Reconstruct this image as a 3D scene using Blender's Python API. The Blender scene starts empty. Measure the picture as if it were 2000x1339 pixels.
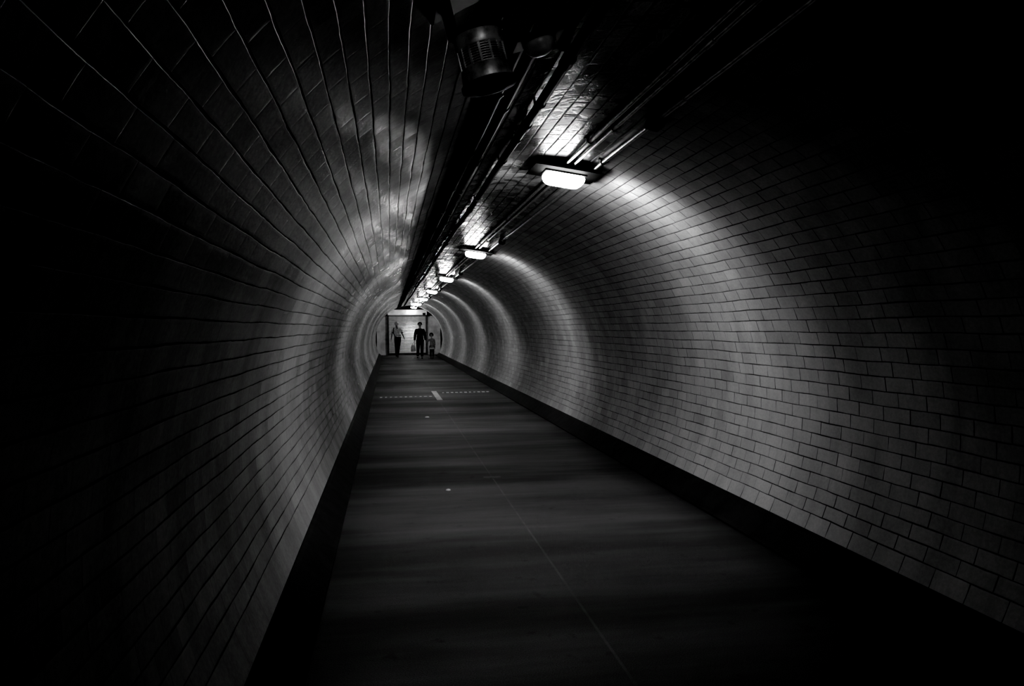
import bpy, bmesh, math, random
from mathutils import Vector, Matrix
random.seed(7)
C = bpy.context.scene.collection
PI = math.pi
R = 1.75            # tunnel radius, metres
ZC = 0.911          # height of the tunnel axis above the floor
Y0, Y1 = -8.5, 41.9
LAMP_Y0, LAMP_D = 5.66, 5.95

# ------------------------------------------------------------------ materials
class NT:
    """tiny helper around a material's node tree"""
    def __init__(s, name):
        s.m = bpy.data.materials.new(name); s.m.use_nodes = True
        s.t = s.m.node_tree; s.b = s.t.nodes['Principled BSDF']
    def n(s, typ, **kw):
        nd = s.t.nodes.new(typ)
        for k, v in kw.items(): setattr(nd, k, v)
        return nd
    def link(s, a, b): s.t.links.new(a, b)
    def put(s, sock, v):
        if isinstance(v, bpy.types.NodeSocket): s.link(v, sock)
        elif v is not None: sock.default_value = v
    def math(s, op, a, b=None, c=None, clamp=False):
        nd = s.n('ShaderNodeMath', operation=op); nd.use_clamp = clamp
        s.put(nd.inputs[0], a)
        if b is not None: s.put(nd.inputs[1], b)
        if c is not None: s.put(nd.inputs[2], c)
        return nd.outputs[0]
    def mapr(s, v, a, b, c=0.0, d=1.0, smooth=True):
        nd = s.n('ShaderNodeMapRange'); nd.interpolation_type = 'SMOOTHSTEP' if smooth else 'LINEAR'
        s.put(nd.inputs[0], v)
        for i, q in enumerate((a, b, c, d)): s.put(nd.inputs[1+i], q)
        return nd.outputs[0]
    def noise(s, vec, scale, detail=3, rough=.55, dist=0.0):
        nd = s.n('ShaderNodeTexNoise'); s.put(nd.inputs['Vector'], vec)
        nd.inputs['Scale'].default_value = scale; nd.inputs['Detail'].default_value = detail
        nd.inputs['Roughness'].default_value = rough; nd.inputs['Distortion'].default_value = dist
        return nd.outputs[0]
    def comb(s, x, y, z=0.0):
        nd = s.n('ShaderNodeCombineXYZ')
        for i, q in enumerate((x, y, z)): s.put(nd.inputs[i], q)
        return nd.outputs[0]
    def white(s, vec):
        nd = s.n('ShaderNodeTexWhiteNoise', noise_dimensions='3D'); s.put(nd.inputs['Vector'], vec)
        return nd.outputs[0], nd.outputs[1]
    def sep(s, v):
        nd = s.n('ShaderNodeSeparateXYZ'); s.put(nd.inputs[0], v); return nd.outputs
    def col(s, v):   # grey from value
        return v
    def bump(s, h, strength=1.0, dist=1.0):
        nd = s.n('ShaderNodeBump'); nd.inputs['Strength'].default_value = strength
        nd.inputs['Distance'].default_value = dist; s.put(nd.inputs['Height'], h)
        s.link(nd.outputs[0], s.b.inputs['Normal'])

def plain(name, g, rough=.5, metal=0.0, nscale=20, namp=.25, bump=0.0, spec=.5):
    """grey surface with soft procedural variation"""
    k = NT(name); tc = k.n('ShaderNodeTexCoord').outputs['Object']
    nz = k.noise(tc, nscale, 4)
    v = k.math('MULTIPLY', k.mapr(nz, .3, .7, 1-namp, 1+namp), g)
    k.link(v, k.b.inputs['Base Color'])
    k.b.inputs['Roughness'].default_value = rough; k.b.inputs['Metallic'].default_value = metal
    k.b.inputs['Specular IOR Level'].default_value = spec
    if bump: k.bump(k.math('MULTIPLY', nz, bump))
    return k.m

def tile_mat(name, rowh, phase, side, vert=True, thick=0.0):
    """glazed brick-bond tiles; UV = (metres along the tunnel, metres round the arc)"""
    k = NT(name)
    uv = k.sep(k.n('ShaderNodeTexCoord').outputs['UV'])
    U, V = uv[0], uv[1]
    P = k.comb(U, V)
    w1 = k.noise(P, 1.3, 2); w2 = k.noise(P, 9, 2)
    wob = k.math('ADD', k.math('MULTIPLY', k.math('SUBTRACT', w1, .5), .022), k.math('MULTIPLY', k.math('SUBTRACT', w2, .5), .005))
    Vs = k.math('ABSOLUTE', V) if side else V
    Vw = k.math('ADD', Vs, wob)
    q = k.math('DIVIDE', k.math('SUBTRACT', Vw, phase), rowh)
    NL = math.floor((3.52-phase)/rowh) - (1 if side else -100)
    row = k.math('MINIMUM', k.math('FLOOR', q), float(NL))
    fv = k.math('SUBTRACT', q, row)
    rj, _ = k.white(k.comb(row, 3.7, 1.0))
    W = .2345
    par = k.math('MULTIPLY', k.math('ABSOLUTE', k.math('MODULO', row, 2.0)), .5)
    u = k.math('ADD', k.math('ADD', k.math('DIVIDE', U, W), par), k.math('MULTIPLY', rj, .28))
    u = k.math('ADD', u, k.math('MULTIPLY', k.math('SUBTRACT', w2, .5), .03))
    colm = k.math('FLOOR', u); fu = k.math('FRACT', u)
    last = k.math('COMPARE', row, float(NL), .1)
    du = k.math('MULTIPLY', k.math('MINIMUM', fu, k.math('SUBTRACT', 1.0, fu)), W)
    dv = k.math('MULTIPLY', k.math('MINIMUM', fv, k.math('ADD', k.math('SUBTRACT', 1.0, fv), k.math('MULTIPLY', last, 10.0))), rowh)
    rnd, rcol = k.white(k.comb(colm, row, 7.0))
    rc = k.sep(rcol)
    gw = k.noise(P, 3.1, 3)                              # grout shows in some stretches more than others
    mh = k.math('MULTIPLY', k.mapr(gw, .35, .65, .0009+thick, .0030+thick), 1.0)
    mv = k.math('MULTIPLY', k.mapr(k.noise(k.comb(V, U), 4.3, 2), .35, .65, .0000+thick, (.0032 if vert else .0010)+thick), 1.0)
    gh = k.mapr(dv, mh, k.math('ADD', mh, .0025))
    gv = k.mapr(du, mv, k.math('ADD', mv, .0022))
    if not vert: gv = k.mapr(gv, 0, 1, .45, 1.0, False)
    g = k.math('MULTIPLY', gh, gv)                       # 1 on tile, 0 in grout
    # tone: each tile its own, plus grime
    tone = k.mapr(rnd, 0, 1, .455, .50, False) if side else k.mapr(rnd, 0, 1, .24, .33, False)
    odd = k.mapr(rc[2], .93, .95, 1.0, .87); odd2 = k.mapr(rc[1], .95, .96, 1.0, 1.12)
    tone = k.math('MULTIPLY', k.math('MULTIPLY', tone, odd), odd2)
    blot = k.mapr(k.noise(k.comb(U, k.math('MULTIPLY', V, .6)), 2.2, 5, .6), .3, .7, .80, 1.08)
    fine = k.mapr(k.noise(P, 45, 4, .7), .3, .75, .9, 1.06)
    streak = k.mapr(k.noise(k.comb(k.math('MULTIPLY', U, 3.0), k.math('MULTIPLY', V, .5)), 2.5, 3), .35, .6, .93, 1.0)
    tone = k.math('MULTIPLY', k.math('MULTIPLY', k.math('MULTIPLY', tone, blot), fine), streak)
    # soot and flaking limewash round the crown
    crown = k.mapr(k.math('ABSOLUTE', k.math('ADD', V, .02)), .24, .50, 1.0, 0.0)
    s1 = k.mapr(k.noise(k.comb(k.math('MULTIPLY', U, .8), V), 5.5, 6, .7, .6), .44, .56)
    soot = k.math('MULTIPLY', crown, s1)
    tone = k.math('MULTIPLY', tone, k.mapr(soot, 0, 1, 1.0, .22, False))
    tone = k.math('MULTIPLY', tone, k.mapr(g, 0, 1, .13, 1.0, False))
    k.link(tone, k.b.inputs['Base Color'])
    ro = k.math('ADD', k.mapr(rc[0], 0, 1, .14 if side else .13, .24 if side else .22, False), k.mapr(g, 0, 1, .4, 0, False))
    ro = k.math('ADD', ro, k.math('MULTIPLY', soot, .15))
    k.link(ro, k.b.inputs['Roughness'])
    k.b.inputs['Specular IOR Level'].default_value = .14 if side else .38
    # relief: grout channel, pillowed edges, every tile a little out of plane, orange peel
    pil = k.math('MULTIPLY', k.math('MULTIPLY', k.mapr(dv, 0, .014), k.mapr(du, 0, .014)), .0004)
    tu = k.math('MULTIPLY', k.math('MULTIPLY', k.math('SUBTRACT', rc[1], .5), k.math('SUBTRACT', fu, .5)), W*.018)
    tv = k.math('MULTIPLY', k.math('MULTIPLY', k.math('SUBTRACT', rc[2], .5), k.math('SUBTRACT', fv, .5)), rowh*.035)
    peel = k.math('MULTIPLY', k.noise(P, 22, 2), .0012)
    h = k.math('ADD', k.math('ADD', k.math('MULTIPLY', g, .0006), pil), k.math('ADD', k.math('ADD', tu, tv), peel))
    h = k.math('ADD', h, k.math('MULTIPLY', soot, .0008))
    k.bump(h)
    return k.m

def floor_mat():
    k = NT('floor_asphalt'); o = k.n('ShaderNodeTexCoord').outputs['Object']
    x, y, z = k.sep(o)[0], k.sep(o)[1], k.sep(o)[2]
    band = k.mapr(k.noise(k.comb(k.math('MULTIPLY', x, .22), y), 1.1, 4, .6), .35, .65, .72, 1.28)  # crossways bands of reflected light put into the asphalt colour
    band2 = k.mapr(k.noise(k.comb(k.math('MULTIPLY', x, .12), y, 4.0), 3.6, 3), .4, .62, .82, 1.18)  # finer bands of reflected light, likewise in the colour
    grit = k.mapr(k.noise(o, 160, 4, .7), .3, .7, .55, 1.45)
    spots = k.mapr(k.noise(o, 7, 3), .28, .38, .6, 1.0)
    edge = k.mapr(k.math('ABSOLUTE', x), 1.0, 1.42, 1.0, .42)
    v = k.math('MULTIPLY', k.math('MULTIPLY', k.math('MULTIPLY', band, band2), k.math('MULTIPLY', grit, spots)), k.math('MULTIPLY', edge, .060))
    # poured bays: a thin seam down the middle and joints across each half
    cx = k.math('ADD', x, .06)
    seam = k.mapr(k.math('ABSOLUTE', cx), .004, .010, 1.0, 0.0)
    sb = k.mapr(k.noise(k.comb(y, 0.0), 2.5, 4), .4, .6, .25, 1.0)
    v = k.math('ADD', v, k.math('MULTIPLY', k.math('MULTIPLY', seam, sb), .055))
    k.link(v, k.b.inputs['Base Color'])
    k.link(k.mapr(band, .7, 1.3, .62, .45, False), k.b.inputs['Roughness'])
    h = k.math('ADD', k.math('MULTIPLY', k.noise(o, 130, 3, .7), .003), k.math('MULTIPLY', k.noise(k.comb(k.math('MULTIPLY', x, .3), y), 6, 2), .004))
    k.bump(h)
    return k.m

def emis(name, s):
    k = NT(name); tc = k.n('ShaderNodeTexCoord').outputs['Object']
    k.b.inputs['Base Color'].default_value = (.8, .8, .8, 1); k.b.inputs['Roughness'].default_value = .4
    k.b.inputs['Emission Color'].default_value = (1, 1, 1, 1)
    k.link(k.mapr(k.noise(tc, 9, 2), .3, .7, s*.95, s*1.05), k.b.inputs['Emission Strength'])
    return k.m

M = {}
M['tile_l'] = tile_mat('glazed_tile_left', .0807, 1.262-.0807*15, True, False)
M['tile_r'] = tile_mat('glazed_tile_right', .0848, 2.149-.0848*25, True)
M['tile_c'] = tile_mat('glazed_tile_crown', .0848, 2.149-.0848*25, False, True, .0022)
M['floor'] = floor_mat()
M['kerb'] = plain('black_skirting_paint', .014, .65, 0, 6, .4, .003, .22)
M['dark'] = plain('dark_render', .012, .8, 0, 5, .4, .004)  # near-black coat for the rear, recess and end walls
M['endpanel'] = plain('painted_panel', .60, .42, 0, 2.2, .35, .001)
M['conduit_dark'] = plain('black_conduit', .006, .5, 0, 14, .4, .0004, .2)
M['conduit_grey'] = plain('galvanised_conduit', .42, .30, .55, 18, .3, .0004)
M['clamp'] = plain('dark_iron_clamp', .02, .45, .3, 30, .4, .0006)
M['housing'] = plain('dark_lamp_housing', .006, .7, 0, 20, .3, 0, .1)
M['lens'] = emis('lit_lens', 26.0)
M['shutter'] = plain('galvanised_slat', .75, .30, .6, 5, .12)
M['header'] = plain('white_header_steel', .8, .30, .2, 3, .12)
M['rail'] = plain('shutter_rail', .07, .45, .4, 8, .3)
M['black'] = plain('matt_black', .008, .6, 0, 10, .4)
M['unitmetal'] = plain('weathered_steel', .9, .42, .6, 24, .45, .0012)
M['unitdark'] = plain('unit_dark_shell', .012, .5, 0, 10, .3)
M['dome'] = plain('pale_glass_dome', .5, .35, 0, 14, .3)
M['glint'] = plain('joint_glint_white', .8, .4, 0, 16, .2, .001)  # white colour standing in for wet glints along the floor joints
M['stud'] = plain('steel_stud', .9, .25, .0, 30, .1)
M['skin'] = plain('skin', .22, .55, 0, 8, .1)
M['hair_dark'] = plain('dark_hair', .01, .5, 0, 60, .5, .003)
M['hair_pale'] = plain('pale_hair', .7, .5, 0, 60, .3, .003)
M['jacket'] = plain('black_cloth', .006, .85, 0, 30, .4, .002)
M['denim'] = plain('dark_denim', .022, .85, 0, 60, .4, .001)
M['shirt'] = plain('pale_cloth', .75, .8, 0, 12, .25, .002)
M['tunic'] = plain('grey_cloth', .16, .85, 0, 14, .3, .002)
M['hem'] = plain('white_hem', .5, .8, 0, 14, .15)
M['bag'] = plain('thin_plastic', .25, .35, 0, 11, .3, .006)
M['eye'] = plain('eye', .05, .3)

# ------------------------------------------------------------------ mesh helpers
def link(o, parent=None):
    C.objects.link(o)
    if parent is not None: o.parent = parent
    return o
def obj(name, bm, mat, parent=None, smooth=True, loc=None):
    me = bpy.data.meshes.new(name)
    bmesh.ops.recalc_face_normals(bm, faces=bm.faces)
    bm.to_mesh(me); bm.free()
    me.materials.append(mat)
    if smooth: me.polygons.foreach_set('use_smooth', [True]*len(me.polygons))
    o = bpy.data.objects.new(name, me)
    if loc: o.location = loc
    return link(o, parent)
def empty(name, loc=(0, 0, 0), rot=(0, 0, 0)):
    o = bpy.data.objects.new(name, None); o.location = loc; o.rotation_euler = rot
    o.empty_display_size = .1
    return link(o)
def tag(o, label=None, cat=None, group=None, kind=None):
    for k_, v_ in (('label', label), ('category', cat), ('group', group), ('kind', kind)):
        if v_: o[k_] = v_
    return o
def copy_tree(o, parent=None):
    c = o.copy(); C.objects.link(c)
    if parent is not None:
        c.parent = parent; c.matrix_parent_inverse = o.matrix_parent_inverse
    for ch in list(o.children): copy_tree(ch, c)
    return c
def box(bm, c, s, bev=0.0, mat=None):
    r = bmesh.ops.create_cube(bm, size=1.0)
    vs = r['verts']
    for v in vs: v.co = Vector((v.co.x*s[0], v.co.y*s[1], v.co.z*s[2]))
    if bev:
        es = list({e for v in vs for e in v.link_edges})
        rb = bmesh.ops.bevel(bm, geom=es, offset=bev, segments=2, affect='EDGES', profile=.6)
        vs = list({v for f in rb['faces'] for v in f.verts} | {v for v in vs if v.is_valid})
    Mx = (mat or Matrix.Identity(4))
    for v in vs: v.co = Mx @ (v.co + Vector(c)) if mat is None else Mx @ (v.co + Vector(c))
    return vs
def cyl(bm, p0, p1, r0, r1=None, n=16, caps=True):
    p0, p1 = Vector(p0), Vector(p1); r1 = r0 if r1 is None else r1
    d = (p1-p0).normalized(); q = d.to_track_quat('Z', 'Y').to_matrix()
    A = [bm.verts.new(p0 + q @ Vector((r0*math.cos(2*PI*i/n), r0*math.sin(2*PI*i/n), 0))) for i in range(n)]
    B = [bm.verts.new(p1 + q @ Vector((r1*math.cos(2*PI*i/n), r1*math.sin(2*PI*i/n), 0))) for i in range(n)]
    for i in range(n): bm.faces.new((A[i], A[(i+1) % n], B[(i+1) % n], B[i]))
    if caps: bm.faces.new(A[::-1]); bm.faces.new(B)
def tube(bm, pts, r, n=10):
    rings = []
    pts = [Vector(p) for p in pts]
    for i, p in enumerate(pts):
        d = (pts[min(i+1, len(pts)-1)] - pts[max(i-1, 0)]).normalized()
        q = d.to_track_quat('Z', 'Y').to_matrix()
        # keep the frame steady: use the world x axis as reference
        a = Vector((1, 0, 0)) - d*d.x
        if a.length < .2: a = Vector((0, 0, 1)) - d*d.z
        a.normalize(); b = d.cross(a)
        rings.append([bm.verts.new(p + r*(a*math.cos(2*PI*j/n) + b*math.sin(2*PI*j/n))) for j in range(n)])
    for A, B in zip(rings, rings[1:]):
        for j in range(n): bm.faces.new((A[j], A[(j+1) % n], B[(j+1) % n], B[j]))
    bm.faces.new(rings[0][::-1]); bm.faces.new(rings[-1])
def lathe(bm, prof, n=24, c=(0, 0, 0)):
    rings = []
    for r, z in prof:
        rings.append([bm.verts.new((c[0]+r*math.cos(2*PI*j/n), c[1]+r*math.sin(2*PI*j/n), c[2]+z)) for j in range(n)])
    for A, B in zip(rings, rings[1:]):
        for j in range(n): bm.faces.new((A[j], A[(j+1) % n], B[(j+1) % n], B[j]))
    bm.faces.new(rings[0][::-1]); bm.faces.new(rings[-1])
def arc(a, r=R, y=0.0):
    """point on the vault: a in degrees from the crown, + to the right"""
    a = math.radians(a); return Vector((r*math.sin(a), y, ZC + r*math.cos(a)))
def arcm(a, r, y):
    """frame standing on the vault: local x = round the arc, y = along the tunnel, -z = towards the axis"""
    t = math.radians(a)
    m = Matrix(((math.cos(t), 0, math.sin(t), 0), (0, 1, 0, 0), (-math.sin(t), 0, math.cos(t), 0), (0, 0, 0, 1)))
    m.translation = arc(a, r, y); return m

# ------------------------------------------------------------------ the tunnel shell
def vault(name, a0, a1, mat):
    me = bpy.data.meshes.new(name)
    n = max(2, int((a1-a0)/.75)); ys = [Y0 + (Y1-Y0)*i/40 for i in range(41)]
    V, F, UV, NR = [], [], [], []
    for y in ys:
        for i in range(n+1):
            a = a0 + (a1-a0)*i/n; V.append(arc(a, R, y))
    for j in range(40):
        for i in range(n):
            F.append((j*(n+1)+i, (j+1)*(n+1)+i, (j+1)*(n+1)+i+1, j*(n+1)+i+1))
    me.from_pydata(V, [], F)
    uv = me.uv_layers.new(name='UVMap')
    for p in me.polygons:
        for li, vi in zip(p.loop_indices, p.vertices):
            i = vi % (n+1); a = math.radians(a0 + (a1-a0)*i/n)
            uv.data[li].uv = (me.vertices[vi].co.y, a*R)
    me.polygons.foreach_set('use_smooth', [True]*len(me.polygons))
    # exact normals so the three pieces meet without a seam
    me.normals_split_custom_set_from_vertices([(-(v.co.x)/R, 0, -(v.co.z-ZC)/R) for v in me.vertices])
    me.materials.append(mat)
    o = bpy.data.objects.new(name, me); link(o); o['kind'] = 'structure'
    return o
AS = 115.5
vault('wall_left', -AS, -18.0, M['tile_l'])
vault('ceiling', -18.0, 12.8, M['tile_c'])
vault('wall_right', 12.8, AS, M['tile_r'])
# floor slab
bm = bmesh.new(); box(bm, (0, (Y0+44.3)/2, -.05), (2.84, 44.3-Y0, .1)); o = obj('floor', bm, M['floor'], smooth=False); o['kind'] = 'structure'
floor_obj = o
# black skirtings, splayed out to the foot of the tiles
for s, nm in ((-1, 'baseboard_left'), (1, 'baseboard_right')):
    bm = bmesh.new()
    e = arc(AS); xs, zs = e.x, e.z
    prof = [(1.40, -.02), (1.40, .012), (1.425, .03), (xs-.03, zs-.012), (xs-.004, zs+.004), (xs+.05, zs+.004), (xs+.05, -.02)]
    rings = [[bm.verts.new((s*x, y, z)) for x, z in prof] for y in (Y0, Y1)]
    k_ = len(prof)
    for i in range(k_): bm.faces.new((rings[0][i], rings[0][(i+1) % k_], rings[1][(i+1) % k_], rings[1][i]))
    bm.faces.new(rings[0]); bm.faces.new(rings[1][::-1])
    o = obj(nm, bm, M['kerb'], smooth=False); o['kind'] = 'structure'
# closing wall behind the viewer, end recess with its back wall, side panels and dark soffit
bm = bmesh.new(); box(bm, (0, Y0-.05, 1.2), (4.2, .1, 3.2)); o = obj('wall_rear', bm, M['dark'], smooth=False); o['kind'] = 'structure'
bm = bmesh.new()
n = 48; pr = []
for (r, y) in ((R+.001, Y1), (2.05, Y1), (2.05, 44.3)):
    pr.append([bm.verts.new(arc(-120+240*i/n, r, y)) for i in range(n+1)])
for A, B in zip(pr, pr[1:]):
    for i in range(n): bm.faces.new((A[i], A[i+1], B[i+1], B[i]))
o = obj('wall_recess', bm, M['dark'], smooth=False); o['kind'] = 'structure'
bm = bmesh.new(); box(bm, (0, 44.25, 1.4), (4.2, .1, 3.2)); o = obj('wall_end', bm, M['dark'], smooth=False); o['kind'] = 'structure'
for i, (xa, xb) in enumerate(((-1.72, -1.09), (1.0, 1.78))):
    bm = bmesh.new(); box(bm, ((xa+xb)/2, 43.9, 1.08), (xb-xa, .08, 2.15), .006)
    box(bm, ((xa+xb)/2, 43.85, .09), (xb-xa, .03, .18), .004)
    o = obj('trim_%d' % (i+1), bm, M['endpanel'], smooth=False); o['kind'] = 'structure'
bm = bmesh.new(); box(bm, (0, 43.75, 2.56), (2.6, .6, .10), .01); o = obj('trim_3', bm, M['dark'], smooth=False); o['kind'] = 'structure'

# ------------------------------------------------------------------ roller shutter
rs = tag(empty('roller_shutter', (0, 43.7, 0)), 'closed metal roller shutter with horizontal slats across the far tunnel end', 'shutter')
bm = bmesh.new()
zt, xa, xb, pitch = 2.19, -1.05, .96, .078
prof = []
z = .10
while z < zt - .001:
    for f, d in ((0, .0), (.10, .006), (.3, .0145), (.55, .0165), (.8, .012), (.93, .003)):
        prof.append((-d, z + f*pitch))
    z += pitch
ra = [[bm.verts.new((x, y, zz)) for (y, zz) in prof] for x in (xa, xb)]
for i in range(len(prof)-1): bm.faces.new((ra[0][i], ra[1][i], ra[1][i+1], ra[0][i+1]))
obj('slat_curtain', bm, M['shutter'], rs, smooth=False)
bm = bmesh.new(); box(bm, ((xa+xb)/2, -.012, .05), (xb-xa, .05, .10), .008); obj('bottom_bar', bm, M['rail'], rs, smooth=False)
for x in (-1.085, .985):
    bm = bmesh.new(); box(bm, (x, -.02, 1.09), (.07, .09, 2.18), .006); obj('guide_rail', bm, M['rail'], rs, smooth=False)
bm = bmesh.new(); box(bm, (-.05, -.16, 2.345), (2.14, .34, .30), .012); obj('header_box', bm, M['header'], rs, smooth=False)
bm = bmesh.new(); box(bm, (-.05, -.15, 2.185), (2.14, .30, .03), .004); obj('lintel_strip', bm, M['rail'], rs, smooth=False)
bm = bmesh.new(); box(bm, (.86, -.345, 2.25), (.15, .05, .13), .008); obj('sensor_box', bm, M['black'], rs, smooth=False)

# ------------------------------------------------------------------ conduits along the roof
def conduit(name, a, rad, mat, label, group, ys, y_end, clamp_ys=(), coup_ys=(), r=None, wobble=0.0, boxes=(), cmat='clamp'):
    r = r or (R*.965)
    root = tag(empty(name, arc(a, r, ys)), label, 'pipe', group)
    base = arc(a, r, ys)
    bm = bmesh.new(); pts = []
    y = ys
    while y < y_end:
        da = wobble*math.sin(y*1.9)*.35 + wobble*math.sin(y*.63+a)
        pts.append(arc(a+da, r, y) - base); y += .35
    pts.append(arc(a, r, y_end) - base)
    tube(bm, pts, rad, 12); obj('pipe', bm, mat, root)
    for cy in coup_ys:
        da = wobble*math.sin(cy*1.9)*.35 + wobble*math.sin(cy*.63+a)
        bm = bmesh.new(); c = arc(a+da, r, cy)-base
        cyl(bm, c-Vector((0, .045, 0)), c+Vector((0, .045, 0)), rad*1.3, n=16); obj('coupling', bm, mat, root, smooth=False)
    for cy in clamp_ys:
        da = wobble*math.sin(cy*1.9)*.35 + wobble*math.sin(cy*.63+a)
        bm = bmesh.new(); m = arcm(a+da, r, cy); m.translation -= base
        # saddle: strap round the pipe and a foot up to the tiles
        nn = 10; h = R-r
        for k2 in range(2):
            yy = -.013 if k2 == 0 else .013
        ring0 = []
        for yy in (-.014, .014):
            for rr in (rad+.0005, rad+.006):
                ring0.append([bm.verts.new(m @ Vector((rr*math.cos(PI+PI*j/nn), yy, rr*math.sin(PI+PI*j/nn)))) for j in range(nn+1)])
        for p_, q_ in ((0, 1), (1, 3), (3, 2), (2, 0)):
            for j in range(nn): bm.faces.new((ring0[p_][j], ring0[p_][j+1], ring0[q_][j+1], ring0[q_][j]))
        for sx in (-1, 1):
            box(bm, (sx*(rad+.003), 0, h/2-.001), (.006, .028, h), 0, m)
            box(bm, (sx*(rad+.014), 0, h-.005), (.022, .028, .006), 0, m)
        obj('saddle_clamp', bm, M[cmat], root, smooth=False)
    for by in boxes:
        bm = bmesh.new(); m = arcm(a, r, by); m.translation -= base
        box(bm, (0, 0, -.012), (.085, .12, .052), .010, m)
        cyl(bm, m @ Vector((0, 0, -.037)), m @ Vector((0, 0, -.047)), .028, n=14)
        obj('junction_box', bm, M['clamp'], root, smooth=False)
    return root
cl = [1.1 + 1.18*i for i in range(36)]
conduit('conduit', -19.3, .022, M['conduit_dark'], 'black conduit along the roof, leftmost of the overhead run', None, Y0+.3, 41.8, cl[:20], cl[3:18:3], wobble=.25)
conduit('conduit', -16.5, .024, M['conduit_dark'], 'black conduit beside the leftmost one, with a thin bright edge catching lamp light', None, Y0+.3, 41.8, [c+.3 for c in cl[:20]], [2.6, 5.0, 7.9, 11], wobble=.2)
conduit('cable', -17.9, .012, M['conduit_dark'], 'thin black cable tucked between the two leftmost roof conduits', None, Y0+.3, 41.8, (), (), r=1.7025, wobble=.15)
bm = bmesh.new(); cs = []  # added tray closes the gap where lamp light slipped above the conduits
for y in [-8.0 + 49.8*i/20 for i in range(21)]:
    ring = [arc(-20.9 + 5.6*j/6, 1.742, y) for j in range(7)] + [arc(-15.3 - 5.6*j/6, 1.716, y) for j in range(7)]
    cs.append([bm.verts.new(p_) for p_ in ring])
for A, B in zip(cs, cs[1:]):
    for j in range(14): bm.faces.new((A[j], A[(j+1) % 14], B[(j+1) % 14], B[j]))
bm.faces.new(cs[0]); bm.faces.new(cs[-1][::-1])
tag(obj('cable_tray', bm, M['housing'], None, smooth=False), 'flat black tray added on the roof to block light behind the two leftmost conduits', 'cable tray')
conduit('conduit', -9.0, .024, M['conduit_dark'], 'thick black conduit running alone between the lamps and the left pair', None, Y0+.3, 41.8, [2.6, 3.95, 4.7, 5.3, 6.9, 8.3, 9.8, 11.6, 13.4, 15.2, 17.0, 19, 21], [3.3, 4.4, 7.6, 10.6], r=1.715, wobble=.3)
for o_ in [o for o in C.objects if o.name.startswith('cable') and o.type == 'EMPTY']: o_['category'] = 'cable'
lampys = [LAMP_Y0 + LAMP_D*i for i in range(7)]
conduit('conduit', 7.2, .0135, M['conduit_grey'], 'pale metal conduit passing over the middle of every lamp, left of its twin', None, Y0+.3, 41.8, [y-.85 for y in lampys[:5]]+[y-3.3 for y in lampys[:5]], [y-2.2 for y in lampys[:4]], r=1.731, cmat='clamp')
conduit('conduit', 8.95, .0125, M['conduit_grey'], 'slim pale metal conduit just right of its twin above the lamps', None, Y0+.3, 41.8, [y-1.2 for y in lampys[:5]], [y-2.6 for y in lampys[:4]], r=1.731, cmat='clamp')
conduit('conduit', 14.0, .0135, M['conduit_grey'], 'rightmost pale conduit with round junction boxes before each lamp', None, Y0+.3, 41.8, [y-.42 for y in lampys[:6]], [y-1.9 for y in lampys[:4]], r=1.731, boxes=[y-1.5 for y in lampys[:5]])

# ------------------------------------------------------------------ lamps
PROFILE = ((.22, .10), (.36, .58), (.5, 1.0), (.66, .92), (.88, .72))
def make_lamp():
    root = empty('ceiling_lamp')
    bm = bmesh.new(); box(bm, (0, 0, .008), (.50, .40, .008), .003); obj('mounting_plate', bm, M['housing'], root, smooth=False)
    bm = bmesh.new(); box(bm, (0, 0, .000), (.31, .19, .012), .004); obj('base', bm, M['housing'], root, smooth=False)
    for sx in (-1, 1):
        bm = bmesh.new(); box(bm, (sx*.235, 0, .036), (.02, .30, .05)); obj('spacer', bm, M['housing'], root, smooth=False)
    # lens: long block with chamfered ends
    bm = bmesh.new()
    L, D, T = .15, .092, .040
    def sec(f, z):
        z = z*.92 - .004
        return [(-L*f, -D*f*.62, z), (-L*f*.86, -D*f, z), (L*f*.86, -D*f, z), (L*f, -D*f*.62, z), (L*f, D*f*.62, z), (L*f*.86, D*f, z), (-L*f*.86, D*f, z), (-L*f, D*f*.62, z)]
    lv = [(.93, 0), (.99, -.012), (1.0, -.024), (.985, -T), (.90, -.066), (.80, -.078), (.62, -.084)]
    rings = [[bm.verts.new(p) for p in sec(f, z)] for f, z in lv]
    for A, B in zip(rings, rings[1:]):
        for j in range(8): bm.faces.new((A[j], A[(j+1) % 8], B[(j+1) % 8], B[j]))
    bm.faces.new(rings[0]); bm.faces.new(rings[-1])
    obj('lens', bm, M['lens'], root, smooth=False)
    # made-up throw: strong across the tunnel, cut towards the viewer to darken near walls
    ld = bpy.data.lights.new('tube', 'POINT'); ld.energy = 70; ld.shadow_soft_size = .03; ld.use_nodes = True
    t = ld.node_tree; em = t.nodes['Emission']
    tc = t.nodes.new('ShaderNodeTexCoord'); sp_ = t.nodes.new('ShaderNodeSeparateXYZ'); t.links.new(tc.outputs['Normal'], sp_.inputs[0])
    cr = t.nodes.new('ShaderNodeValToRGB'); cr.color_ramp.interpolation = 'EASE'
    mr = t.nodes.new('ShaderNodeMapRange'); mr.inputs[1].default_value = -1; mr.inputs[2].default_value = 1
    t.links.new(sp_.outputs[1], mr.inputs[0]); t.links.new(mr.outputs[0], cr.inputs[0])
    els = cr.color_ramp.elements
    els[0].position = .10; els[0].color = (.0, .0, .0, 1); els[1].position = 1.0; els[1].color = (.5, .5, .5, 1)
    for p_, c_ in PROFILE:
        e_ = els.new(p_); e_.color = (c_, c_, c_, 1)
    t.links.new(cr.outputs[0], em.inputs['Strength'])
    lo = bpy.data.objects.new('tube', ld); link(lo, root); lo.location = (0, 0, -.105)
    return root
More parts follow.
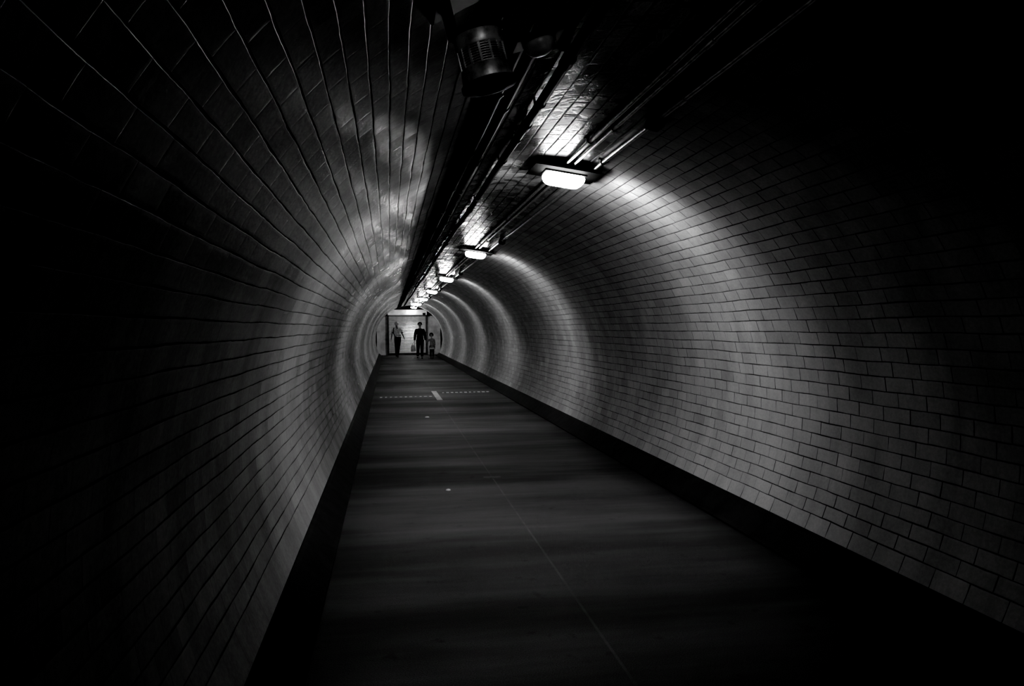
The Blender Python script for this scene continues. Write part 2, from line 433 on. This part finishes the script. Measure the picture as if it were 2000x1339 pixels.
names = ['nearest lit bulkhead lamp on the roof, largest and brightest', 'second lit bulkhead lamp along the roof from the viewer',
         'third lit bulkhead lamp along the roof from the viewer', 'fourth lit bulkhead lamp along the roof from the viewer',
         'fifth lit bulkhead lamp along the roof from the viewer', 'sixth lit bulkhead lamp, the last but one before the shutter',
         'farthest lit bulkhead lamp on the roof, just before the shutter']
proto = make_lamp()
for i, y in enumerate(lampys):
    r_ = proto if i == 0 else copy_tree(proto)
    m = arcm(8.2, 1.690, y)
    r_.matrix_world = m; r_.location = m.translation; r_.rotation_euler = m.to_euler()
    tag(r_, names[i], 'lamp', 'lit bulkhead lamps along the roof')
# added lamp behind the viewer, beamed to put a highlight on the vent unit
rb = copy_tree(proto)
for c_ in rb.children:
    if c_.type == 'LIGHT': c_.data = c_.data.copy(); c_.data.energy = 140
    if c_.type == 'LIGHT':
        el_ = next(n_ for n_ in c_.data.node_tree.nodes if n_.type == 'VALTORGB').color_ramp.elements
        for e_ in el_:
            if e_.position < .99: e_.color = (.05, .05, .05, 1)
        e_ = el_.new(.972); e_.color = (.08, .08, .08, 1); el_[-1].color = (1, 1, 1, 1)
m = arcm(8.2, 1.690, -6.24); rb.location = m.translation; rb.rotation_euler = m.to_euler()
tag(rb, 'added unseen lamp behind the viewer, for the highlight on the roof unit', 'lamp', 'lit bulkhead lamps along the roof')

# ------------------------------------------------------------------ vented unit and dome near the viewer
u = tag(empty('vent_unit'), 'dark cylindrical roof unit with a slotted steel band, hanging near the viewer', 'vent unit')
TU = math.radians(-14); UB = Vector((-.738, 2.30, ZC+1.253)); ul = .306
u.location = UB + Vector((math.sin(TU), 0, math.cos(TU)))*ul; u.rotation_euler = (0, TU, 0)
zz_ = lambda z: -ul + (z+.296)*.72
def ul_(name, prof, mat, sm=True):
    bm = bmesh.new(); lathe(bm, [(r0*.84, zz_(z)) for r0, z in prof], 32); return obj(name, bm, M[mat], u, smooth=sm)
bm = bmesh.new(); box(bm, (0, 0, 0), (.24, .22, .05), .008, Matrix.Rotation(math.radians(-16), 4, 'Y')); obj('base_plate', bm, M['unitdark'], u, smooth=False)
for sx in (-1, 1):
    bm = bmesh.new(); box(bm, (sx*.070, 0, -.065), (.014, .13, .13), .004); obj('bracket', bm, M['unitdark'], u, smooth=False)
ul_('top_collar', [(.085, -.045), (.094, -.05), (.094, -.068), (.088, -.073)], 'unitdark', False)
ul_('upper_band', [(.084, -.070), (.086, -.076), (.086, -.125), (.084, -.128)], 'unitmetal')
bm = bmesh.new()   # slotted cage: rings and uprights round a dark core
for q in range(8):
    zz = zz_(-.132 - q*.0095); lathe(bm, [(.067, zz), (.0697, zz-.0004), (.0697, zz-.0024), (.067, zz-.003)], 32)
for j in range(14):
    a = 2*PI*j/14; box(bm, (.0693, 0, zz_(-.167)), (.004, .007, .056), 0, Matrix.Rotation(a, 4, 'Z'))
obj('slotted_cage', bm, M['unitmetal'], u, smooth=False)
ul_('core', [(.074, -.12), (.074, -.21)], 'unitdark')
ul_('lower_band', [(.084, -.203), (.086, -.206), (.092, -.262), (.090, -.266)], 'unitmetal')
ul_('bottom_rim', [(.092, -.264), (.099, -.268), (.099, -.288), (.060, -.296)], 'unitdark', False)

d = tag(empty('dome_fitting'), 'small pale unlit dome on a dark bracket, right of the slotted roof unit', 'dome light')
m = arcm(-18.3, R, 2.72); d.location = m.translation; d.rotation_euler = m.to_euler()
bm = bmesh.new(); box(bm, (0, 0, -.103), (.18, .12, .020), .004); obj('base', bm, M['unitdark'], d, smooth=False)
for sx in (-1, 1):
    bm = bmesh.new(); box(bm, (sx*.082, 0, -.045), (.014, .06, .10), .002); obj('bracket_leg', bm, M['unitdark'], d, smooth=False)
bm = bmesh.new(); lathe(bm, [(.056, -.114), (.056, -.121), (.052, -.138), (.040, -.153), (.022, -.161), (.004, -.163)], 32); obj('dome', bm, M['dome'], d)
bm = bmesh.new(); lathe(bm, [(.006, -.112), (.006, -.119), (.003, -.121)], 10, (.066, .02, 0)); obj('screw', bm, M['clamp'], d)

# ------------------------------------------------------------------ floor details
bm = bmesh.new(); box(bm, (-.035, 17.15, .0015), (.115, 2.3, .003)); obj('painted_stripe', bm, plain('stripe_paint', .5, .5, 0, 5, .3), floor_obj, smooth=False)
def speck_strip(x0, x1, y, n_):
    bm = bmesh.new()
    for i in range(n_):
        f = (i + .5)/n_; w = (x1-x0)/n_*random.uniform(.35, .7)
        box(bm, (x0+(x1-x0)*f, y + random.uniform(-.012, .012), .003), (w, random.uniform(.09, .14), .008), .002)
    return bm
obj('joint_glints', speck_strip(-1.28, -.13, 16.9, 11), M['glint'], floor_obj, smooth=False)  # pale flecks drawn as wet glints along the joint
obj('joint_glints', speck_strip(.10, 1.22, 17.8, 11), M['glint'], floor_obj, smooth=False)
bm = bmesh.new(); box(bm, (-.06, 7.6, .001), (.17, .10, .002)); obj('seam_patch', bm, plain('patch_paint', .085, .6), floor_obj, smooth=False)
for k_, (x, y, s, lb) in enumerate(((-.44, 12.96, .036, 'bright metal stud set in the floor short of the pale stripe'),
                                  (-.53, 7.07, .022, 'small metal stud in the floor, nearer the viewer than the other'),
                                  (.10, 38.9, .05, 'small pale stud on the floor between the walking figures'))):
    bm = bmesh.new(); lathe(bm, [(s, 0), (s, .004), (s*.8, .010), (s*.3, .014)], 18)
    o = obj('floor_stud', bm, M['stud'], None, loc=(x, y, .0)); tag(o, lb, 'stud', 'metal studs on the floor')

# ------------------------------------------------------------------ people
def skinned(name, verts, edges, mat, parent, sub=2, extra=None):
    """verts: list of (x,y,z,rx,ry); grown with a Skin modifier and baked"""
    me = bpy.data.meshes.new(name)
    me.from_pydata([v[:3] for v in verts], edges, [])
    o = bpy.data.objects.new(name, me); C.objects.link(o)
    sk = o.modifiers.new('s', 'SKIN'); sk.use_smooth_shade = True; sk.branch_smoothing = .6
    for i, v in enumerate(verts):
        d_ = me.skin_vertices[0].data[i]; d_.radius = (v[3], v[4] if len(v) > 4 else v[3]); d_.use_root = (i == 0)
    ss = o.modifiers.new('u', 'SUBSURF'); ss.levels = sub; ss.render_levels = sub
    dg = bpy.context.evaluated_depsgraph_get()
    m2 = bpy.data.meshes.new_from_object(o.evaluated_get(dg))
    bpy.data.objects.remove(o); m2.name = name
    if extra:
        b = bmesh.new(); b.from_mesh(m2)
        for (c, s) in extra:
            r_ = bmesh.ops.create_uvsphere(b, u_segments=12, v_segments=8, radius=1)
            for v in r_['verts']: v.co = Vector((v.co.x*s[0]+c[0], v.co.y*s[1]+c[1], v.co.z*s[2]+c[2]))
        b.to_mesh(m2); b.free()
    m2.materials.clear(); m2.materials.append(mat)
    m2.polygons.foreach_set('use_smooth', [True]*len(m2.polygons))
    o2 = bpy.data.objects.new(name, m2); return link(o2, parent)
def ell(bm, c, s, seg=20, cut=None):
    r_ = bmesh.ops.create_uvsphere(bm, u_segments=seg, v_segments=seg//2+2, radius=1)
    for v in r_['verts']: v.co = Vector((v.co.x*s[0]+c[0], v.co.y*s[1]+c[1], v.co.z*s[2]+c[2]))
    return r_['verts']
def person(root, H, J, face, skin, clothes_top, clothes_leg, top_col, leg_col, shoe_col, k=1.0, bulk=1.0):
    """J: joints in metres, facing -y when face=-1.  Keys: hip, chest, neck, head, shoulder/elbow/wrist/hand L,R, hipj/knee/ankle/toe L,R"""
    V, E = [], []
    idx = {}
    def add(n, p, r, parent=None, r2=None):
        idx[n] = len(V); V.append((p[0], p[1], p[2], r, r2 or r))
        if parent is not None: E.append((idx[parent], idx[n]))
    hd = Vector(J['head']); hr = J['hr']
    add('pelvis', J['hip'], .125*k*bulk, None, .10*k)
    mid = (Vector(J['hip'])*.5+Vector(J['chest'])*.5)
    add('waist', mid, .115*k*bulk, 'pelvis', .09*k)
    add('chest', J['chest'], .14*k*bulk, 'waist', .10*k)
    add('neckb', J['neck'], .06*k, 'chest')
    add('neckt', hd-Vector((0, 0, hr*.75)), .05*k, 'neckb')
    add('jaw', hd-Vector((0, -face*hr*-.12, hr*.35)), hr*.62, 'neckt', hr*.66)
    add('skull', hd+Vector((0, -face*.01, hr*.30)), hr*.74, 'jaw', hr*.86)
    add('crown', hd+Vector((0, -face*.01, hr*.78)), hr*.46, 'skull', hr*.52)
    for s in ('L', 'R'):
        add('sh'+s, J['sh'+s], .055*k, 'chest'); add('el'+s, J['el'+s], .042*k, 'sh'+s); add('wr'+s, J['wr'+s], .028*k, 'el'+s)
        w = Vector(J['wr'+s]); h = Vector(J['ha'+s]); dv = (h-w).normalized()
        sx = 1 if h.x > J['hip'][0] else -1
        add('pa'+s, w+dv*.05*k, .034*k, 'wr'+s, .018*k)
        side = Vector((0, 1, 0))
        for fi, (off, ln) in enumerate(((-.030, .070), (-.010, .082), (.010, .078), (.029, .060))):
            add('f%d%s' % (fi, s), w+dv*.085*k+side*off*k, .0095*k, 'pa'+s)
            add('g%d%s' % (fi, s), w+dv*(.085+ln*.55)*k+side*off*1.05*k, .0085*k, 'f%d%s' % (fi, s))
            add('h%d%s' % (fi, s), w+dv*(.085+ln*.95)*k+side*off*k+Vector((-sx*.018*k, 0, 0)), .007*k, 'g%d%s' % (fi, s))
        add('t0'+s, w+dv*.045*k+side*face*.040*k, .011*k, 'pa'+s); add('t1'+s, w+dv*.085*k+side*face*.055*k, .009*k, 't0'+s)
        add('hj'+s, J['hj'+s], .085*k*bulk, 'pelvis'); add('kn'+s, J['kn'+s], .055*k, 'hj'+s); add('an'+s, J['an'+s], .036*k, 'kn'+s)
        a = Vector(J['an'+s]); t = Vector(J['to'+s])
        add('to'+s, t, .034*k, 'an'+s, .028*k)
    ex = [((hd.x, hd.y+face*hr*.93, hd.z-hr*.02), (hr*.13, hr*.20, hr*.22)),      # nose
          ((hd.x-hr*.80, hd.y, hd.z), (hr*.08, hr*.18, hr*.26)), ((hd.x+hr*.80, hd.y, hd.z), (hr*.08, hr*.18, hr*.26)),
          ((hd.x, hd.y+face*hr*.80, hd.z-hr*.42), (hr*.26, hr*.09, hr*.07))]      # mouth
    skinned('body', V, E, skin, root, 2, ex)
    for sx in (-1, 1):
        bm = bmesh.new(); ell(bm, (hd.x+sx*hr*.30, hd.y+face*hr*.84, hd.z+hr*.12), (hr*.11, hr*.07, hr*.07), 10); obj('eye', bm, M['eye'], root)
    # top: torso and sleeves
    TV = [(*J['hip'], .185*k*bulk, .14*k), (*mid, .185*k*bulk, .14*k), (*J['chest'], .20*k*bulk, .15*k), (*(Vector(J['neck'])-Vector((0, 0, .015*k))), .075*k, .072*k)]
    TE = [(0, 1), (1, 2), (2, 3)]
    for s in ('L', 'R'):
        b = len(TV); f_ = clothes_top
        wr = Vector(J['el'+s]).lerp(Vector(J['wr'+s]), f_)
        TV += [(*J['sh'+s], .092*k), (*J['el'+s], .072*k), (*wr, .055*k)]
        TE += [(2, b), (b, b+1), (b+1, b+2)]
    low = Vector(J['hip'])-Vector((0, 0, J.get('hem', .07)))
    TV.append((*low, .20*k*bulk, .15*k)); TE.append((0, len(TV)-1))
    skinned(J['topname'], TV, TE, top_col, root, 2)
    LV = [(*J['hip'], .140*k*bulk, .108*k)]; LE = []
    for s in ('L', 'R'):
        b = len(LV)
        an = Vector(J['kn'+s]).lerp(Vector(J['an'+s]), clothes_leg)
        LV += [(*J['hj'+s], .118*k*bulk), (*J['kn'+s], .088*k*bulk), (*an, .070*k*bulk)]
        LE += [(0, b), (b, b+1), (b+1, b+2)]
    skinned(J['legname'], LV, LE, leg_col, root, 2)
    for s in ('L', 'R'):
        a, t = Vector(J['an'+s]), Vector(J['to'+s]); dv = (t-a); dv.z = 0; dv.normalize()
        heel = a - dv*.05*k; heel.z = t.z
        skinned('shoe', [(*heel, .042*k, .038*k), (*(heel.lerp(t, .5)), .044*k, .040*k), (*t, .046*k, .034*k), (*(t+dv*.05*k), .036*k, .026*k)], [(0, 1), (1, 2), (2, 3)], shoe_col, root, 2)
def hair(root, hd, hr, face, mat, low=.15, puff=1.0):
    bm = bmesh.new()
    vs = ell(bm, (hd[0], hd[1]-face*hr*.12, hd[2]+hr*.22), (hr*.90*puff, hr*1.0*puff, hr*.94*puff), 24)
    kill = [v for v in vs if (v.co.y-hd[1])*face > hr*.30 and v.co.z < hd[2]+hr*.55 or v.co.z < hd[2]-hr*low]
    bmesh.ops.delete(bm, geom=kill, context='VERTS')
    for v in bm.verts: v.co += Vector((random.uniform(-1, 1), random.uniform(-1, 1), random.uniform(-1, 1)))*hr*.035
    o = obj('hair', bm, mat, root)
    sm = o.modifiers.new('t', 'SOLIDIFY'); sm.thickness = .008
    return o

# man walking towards the viewer, carrier bag in one hand, child's hand in the other
man = tag(empty('person', (.435, 38.4, 0)), 'person in black jacket and jeans walking this way, holding a bag and a child\'s hand', 'person')
man['group'] = None if False else 'people at the far end of the tunnel'
Jm = dict(hip=(.0, 0, .93), chest=(0, 0, 1.30), neck=(0, 0, 1.475), head=(0, -.01, 1.63), hr=.122,
          shL=(-.185, 0, 1.40), elL=(-.235, .02, 1.12), wrL=(-.265, -.03, .86), haL=(-.27, -.04, .78),
          shR=(.185, 0, 1.40), elR=(.235, .03, 1.12), wrR=(.262, -.02, .87), haR=(.285, -.03, .78),
          hjL=(-.09, 0, .86), knL=(-.10, .03, .48), anL=(-.115, .10, .11), toL=(-.12, -.02, .05),
          hjR=(.09, 0, .86), knR=(.09, -.06, .49), anR=(.085, -.05, .085), toR=(.09, -.18, .032),
          topname='jacket', legname='jeans', hem=.10)
person(man, 1.76, Jm, -1, M['skin'], .96, 1.04, M['jacket'], M['denim'], M['black'], 1.0, 1.0)
hair(man, (0, -.01, 1.63), .122, -1, M['hair_dark'], .1, 1.02)
# child
ch = tag(empty('person', (1.005, 38.4, 0)), 'small child in grey tunic with white hem and dark leggings, holding an adult\'s hand', 'person', 'people at the far end of the tunnel')
Jc = dict(hip=(0, 0, .62), chest=(-.01, 0, .87), neck=(-.01, 0, .985), head=(-.02, -.01, 1.115), hr=.108,
          shL=(-.115, 0, .925), elL=(-.20, -.02, .82), wrL=(-.265, -.03, .80), haL=(-.30, -.03, .79),
          shR=(.105, 0, .925), elR=(.135, .01, .76), wrR=(.155, -.02, .60), haR=(.158, -.03, .53),
          hjL=(-.05, 0, .56), knL=(-.055, -.01, .31), anL=(-.06, .02, .075), toL=(-.06, -.06, .030),
          hjR=(.06, 0, .56), knR=(.06, .0, .31), anR=(.06, .03, .075), toR=(.065, -.05, .030),
          topname='tunic', legname='leggings', hem=.02)
person(ch, 1.27, Jc, -1, M['skin'], .85, 1.04, M['tunic'], M['denim'], M['black'], .66, 1.0)
hair(ch, (-.02, -.01, 1.115), .108, -1, M['hair_dark'], .45, 1.12)
bm = bmesh.new()
def skirt(bm, prof, c=(0, 0), n=28):
    rings = [[bm.verts.new((c[0]+rx*math.cos(2*PI*j/n)*(1+.05*math.sin(5*2*PI*j/n)*f), ry*math.sin(2*PI*j/n)*(1+.05*math.sin(5*2*PI*j/n)*f), z)) for j in range(n)] for (rx, ry, z, f) in prof]
    for A, B in zip(rings, rings[1:]):
        for j in range(n): bm.faces.new((A[j], A[(j+1) % n], B[(j+1) % n], B[j]))
skirt(bm, [(.095, .07, .76, 0), (.115, .085, .64, .5), (.150, .11, .50, 1)], (.01, 0)); o = obj('skirt', bm, M['tunic'], ch)
bm = bmesh.new(); skirt(bm, [(.150, .11, .50, 1), (.158, .118, .445, 1), (.150, .11, .445, 1), (.143, .104, .50, 1)], (.01, 0)); obj('hem', bm, M['hem'], ch)
# adult seen from behind, pale top, strap, dark trousers
wm = tag(empty('person', (-.64, 40.6, 0)), 'pale-haired person in a light top and dark trousers, a dark strap over one shoulder', 'person', 'people at the far end of the tunnel')
Jw = dict(hip=(.02, 0, .97), chest=(-.01, 0, 1.36), neck=(-.02, .0, 1.535), head=(-.035, .01, 1.69), hr=.118,
          shL=(-.175, 0, 1.46), elL=(-.255, .03, 1.20), wrL=(-.30, .10, .95), haL=(-.31, .12, .87),
          shR=(.175, 0, 1.46), elR=(.255, -.04, 1.20), wrR=(.345, -.02, .98), haR=(.385, .0, .90),
          hjL=(-.06, 0, .88), knL=(-.045, .06, .50), anL=(-.05, .20, .12), toL=(-.05, .30, .05),
          hjR=(.10, 0, .88), knR=(.055, .03, .50), anR=(.02, -.08, .10), toR=(.02, .05, .032),
          topname='top', legname='trousers', hem=-.06)
person(wm, 1.8, Jw, 1, M['skin'], -.1, 1.04, M['shirt'], M['jacket'], M['black'], .97, 1.0)
hair(wm, (-.035, .01, 1.69), .118, 1, M['hair_pale'], .8, 1.0)
bm = bmesh.new(); tube(bm, [(-.17, -.085, 1.50), (-.185, -.13, 1.40), (-.17, -.145, 1.22), (-.12, -.14, 1.06), (.02, -.135, 1.0), (.16, -.12, .99)], .022, 8); obj('bag_strap', bm, M['black'], wm)
bm = bmesh.new(); skirt(bm, [(.150, .115, 1.10, .3), (.172, .135, 1.00, .6), (.172, .135, .90, 1), (.150, .12, .82, 1)], (.02, 0)); obj('tied_jacket', bm, M['black'], wm)
# carrier bag
bg = tag(empty('carrier_bag', (.435-.335, 38.36, .33)), 'crumpled pale carrier bag hanging from the hand of the black-jacketed person', 'bag')
bm = bmesh.new()
n = 20; prof = [(.085, .05, 0), (.115, .07, .02), (.122, .075, .10), (.105, .06, .20), (.085, .04, .28), (.07, .03, .33)]
rings = [[bm.verts.new((rx*math.cos(2*PI*j/n)*(1+random.uniform(-.08, .08)), ry*math.sin(2*PI*j/n)*(1+random.uniform(-.12, .12)), z)) for j in range(n)] for rx, ry, z in prof]
for A, B in zip(rings, rings[1:]):
    for j in range(n): bm.faces.new((A[j], A[(j+1) % n], B[(j+1) % n], B[j]))
bm.faces.new(rings[0][::-1]); obj('sack', bm, M['bag'], bg)
for sy in (-1, 1):
    bm = bmesh.new(); tube(bm, [(-.05, sy*.03, .325), (-.01, sy*.026, .42), (.05, sy*.012, .475), (.07, sy*.008, .475), (.06, sy*.022, .41), (.05, sy*.03, .325)], .009, 8); obj('handle', bm, M['bag'], bg)

# ------------------------------------------------------------------ camera, world, view
cam = bpy.data.cameras.new('camera'); co = bpy.data.objects.new('camera', cam); C.objects.link(co)
yaw, pitch, roll = .1551, -.0197, -.0085
cy_, sy_, cp, sp = math.cos(yaw), math.sin(yaw), math.cos(pitch), math.sin(pitch)
fwd = Vector((sy_*cp, cy_*cp, sp)); rt = Vector((cy_, -sy_, 0)); up = rt.cross(fwd)
r2 = math.cos(roll)*rt + math.sin(roll)*up; u2 = -math.sin(roll)*rt + math.cos(roll)*up
mm = Matrix((r2, u2, -fwd)).transposed().to_4x4(); mm.translation = Vector((-1.0407, 0, 1.4654))
co.matrix_world = mm
cam.sensor_width = 36; cam.lens = 1532.2/2000*36; cam.clip_start = .05; cam.clip_end = 200
sc = bpy.context.scene; sc.camera = co
w = bpy.data.worlds.new('world'); sc.world = w; w.use_nodes = True
w.node_tree.nodes['Background'].inputs[0].default_value = (0, 0, 0, 1); w.node_tree.nodes['Background'].inputs[1].default_value = 0
sc.view_settings.view_transform = 'Standard'; sc.view_settings.look = 'None'
sc.view_settings.exposure = 0.0
# high-contrast black-and-white grade, the same for the whole frame
sc.view_settings.use_curve_mapping = True
cm = sc.view_settings.curve_mapping; cv = cm.curves[3]
cv.points[0].location = (0, 0); cv.points[1].location = (1, 1)
for p_ in ((.014, .001), (.031, .012), (.07, .055), (.15, .15), (.4, .46)): cv.points.new(*p_)
cm.update()

sc.cycles.max_bounces = 6; sc.cycles.diffuse_bounces = 3; sc.cycles.glossy_bounces = 3
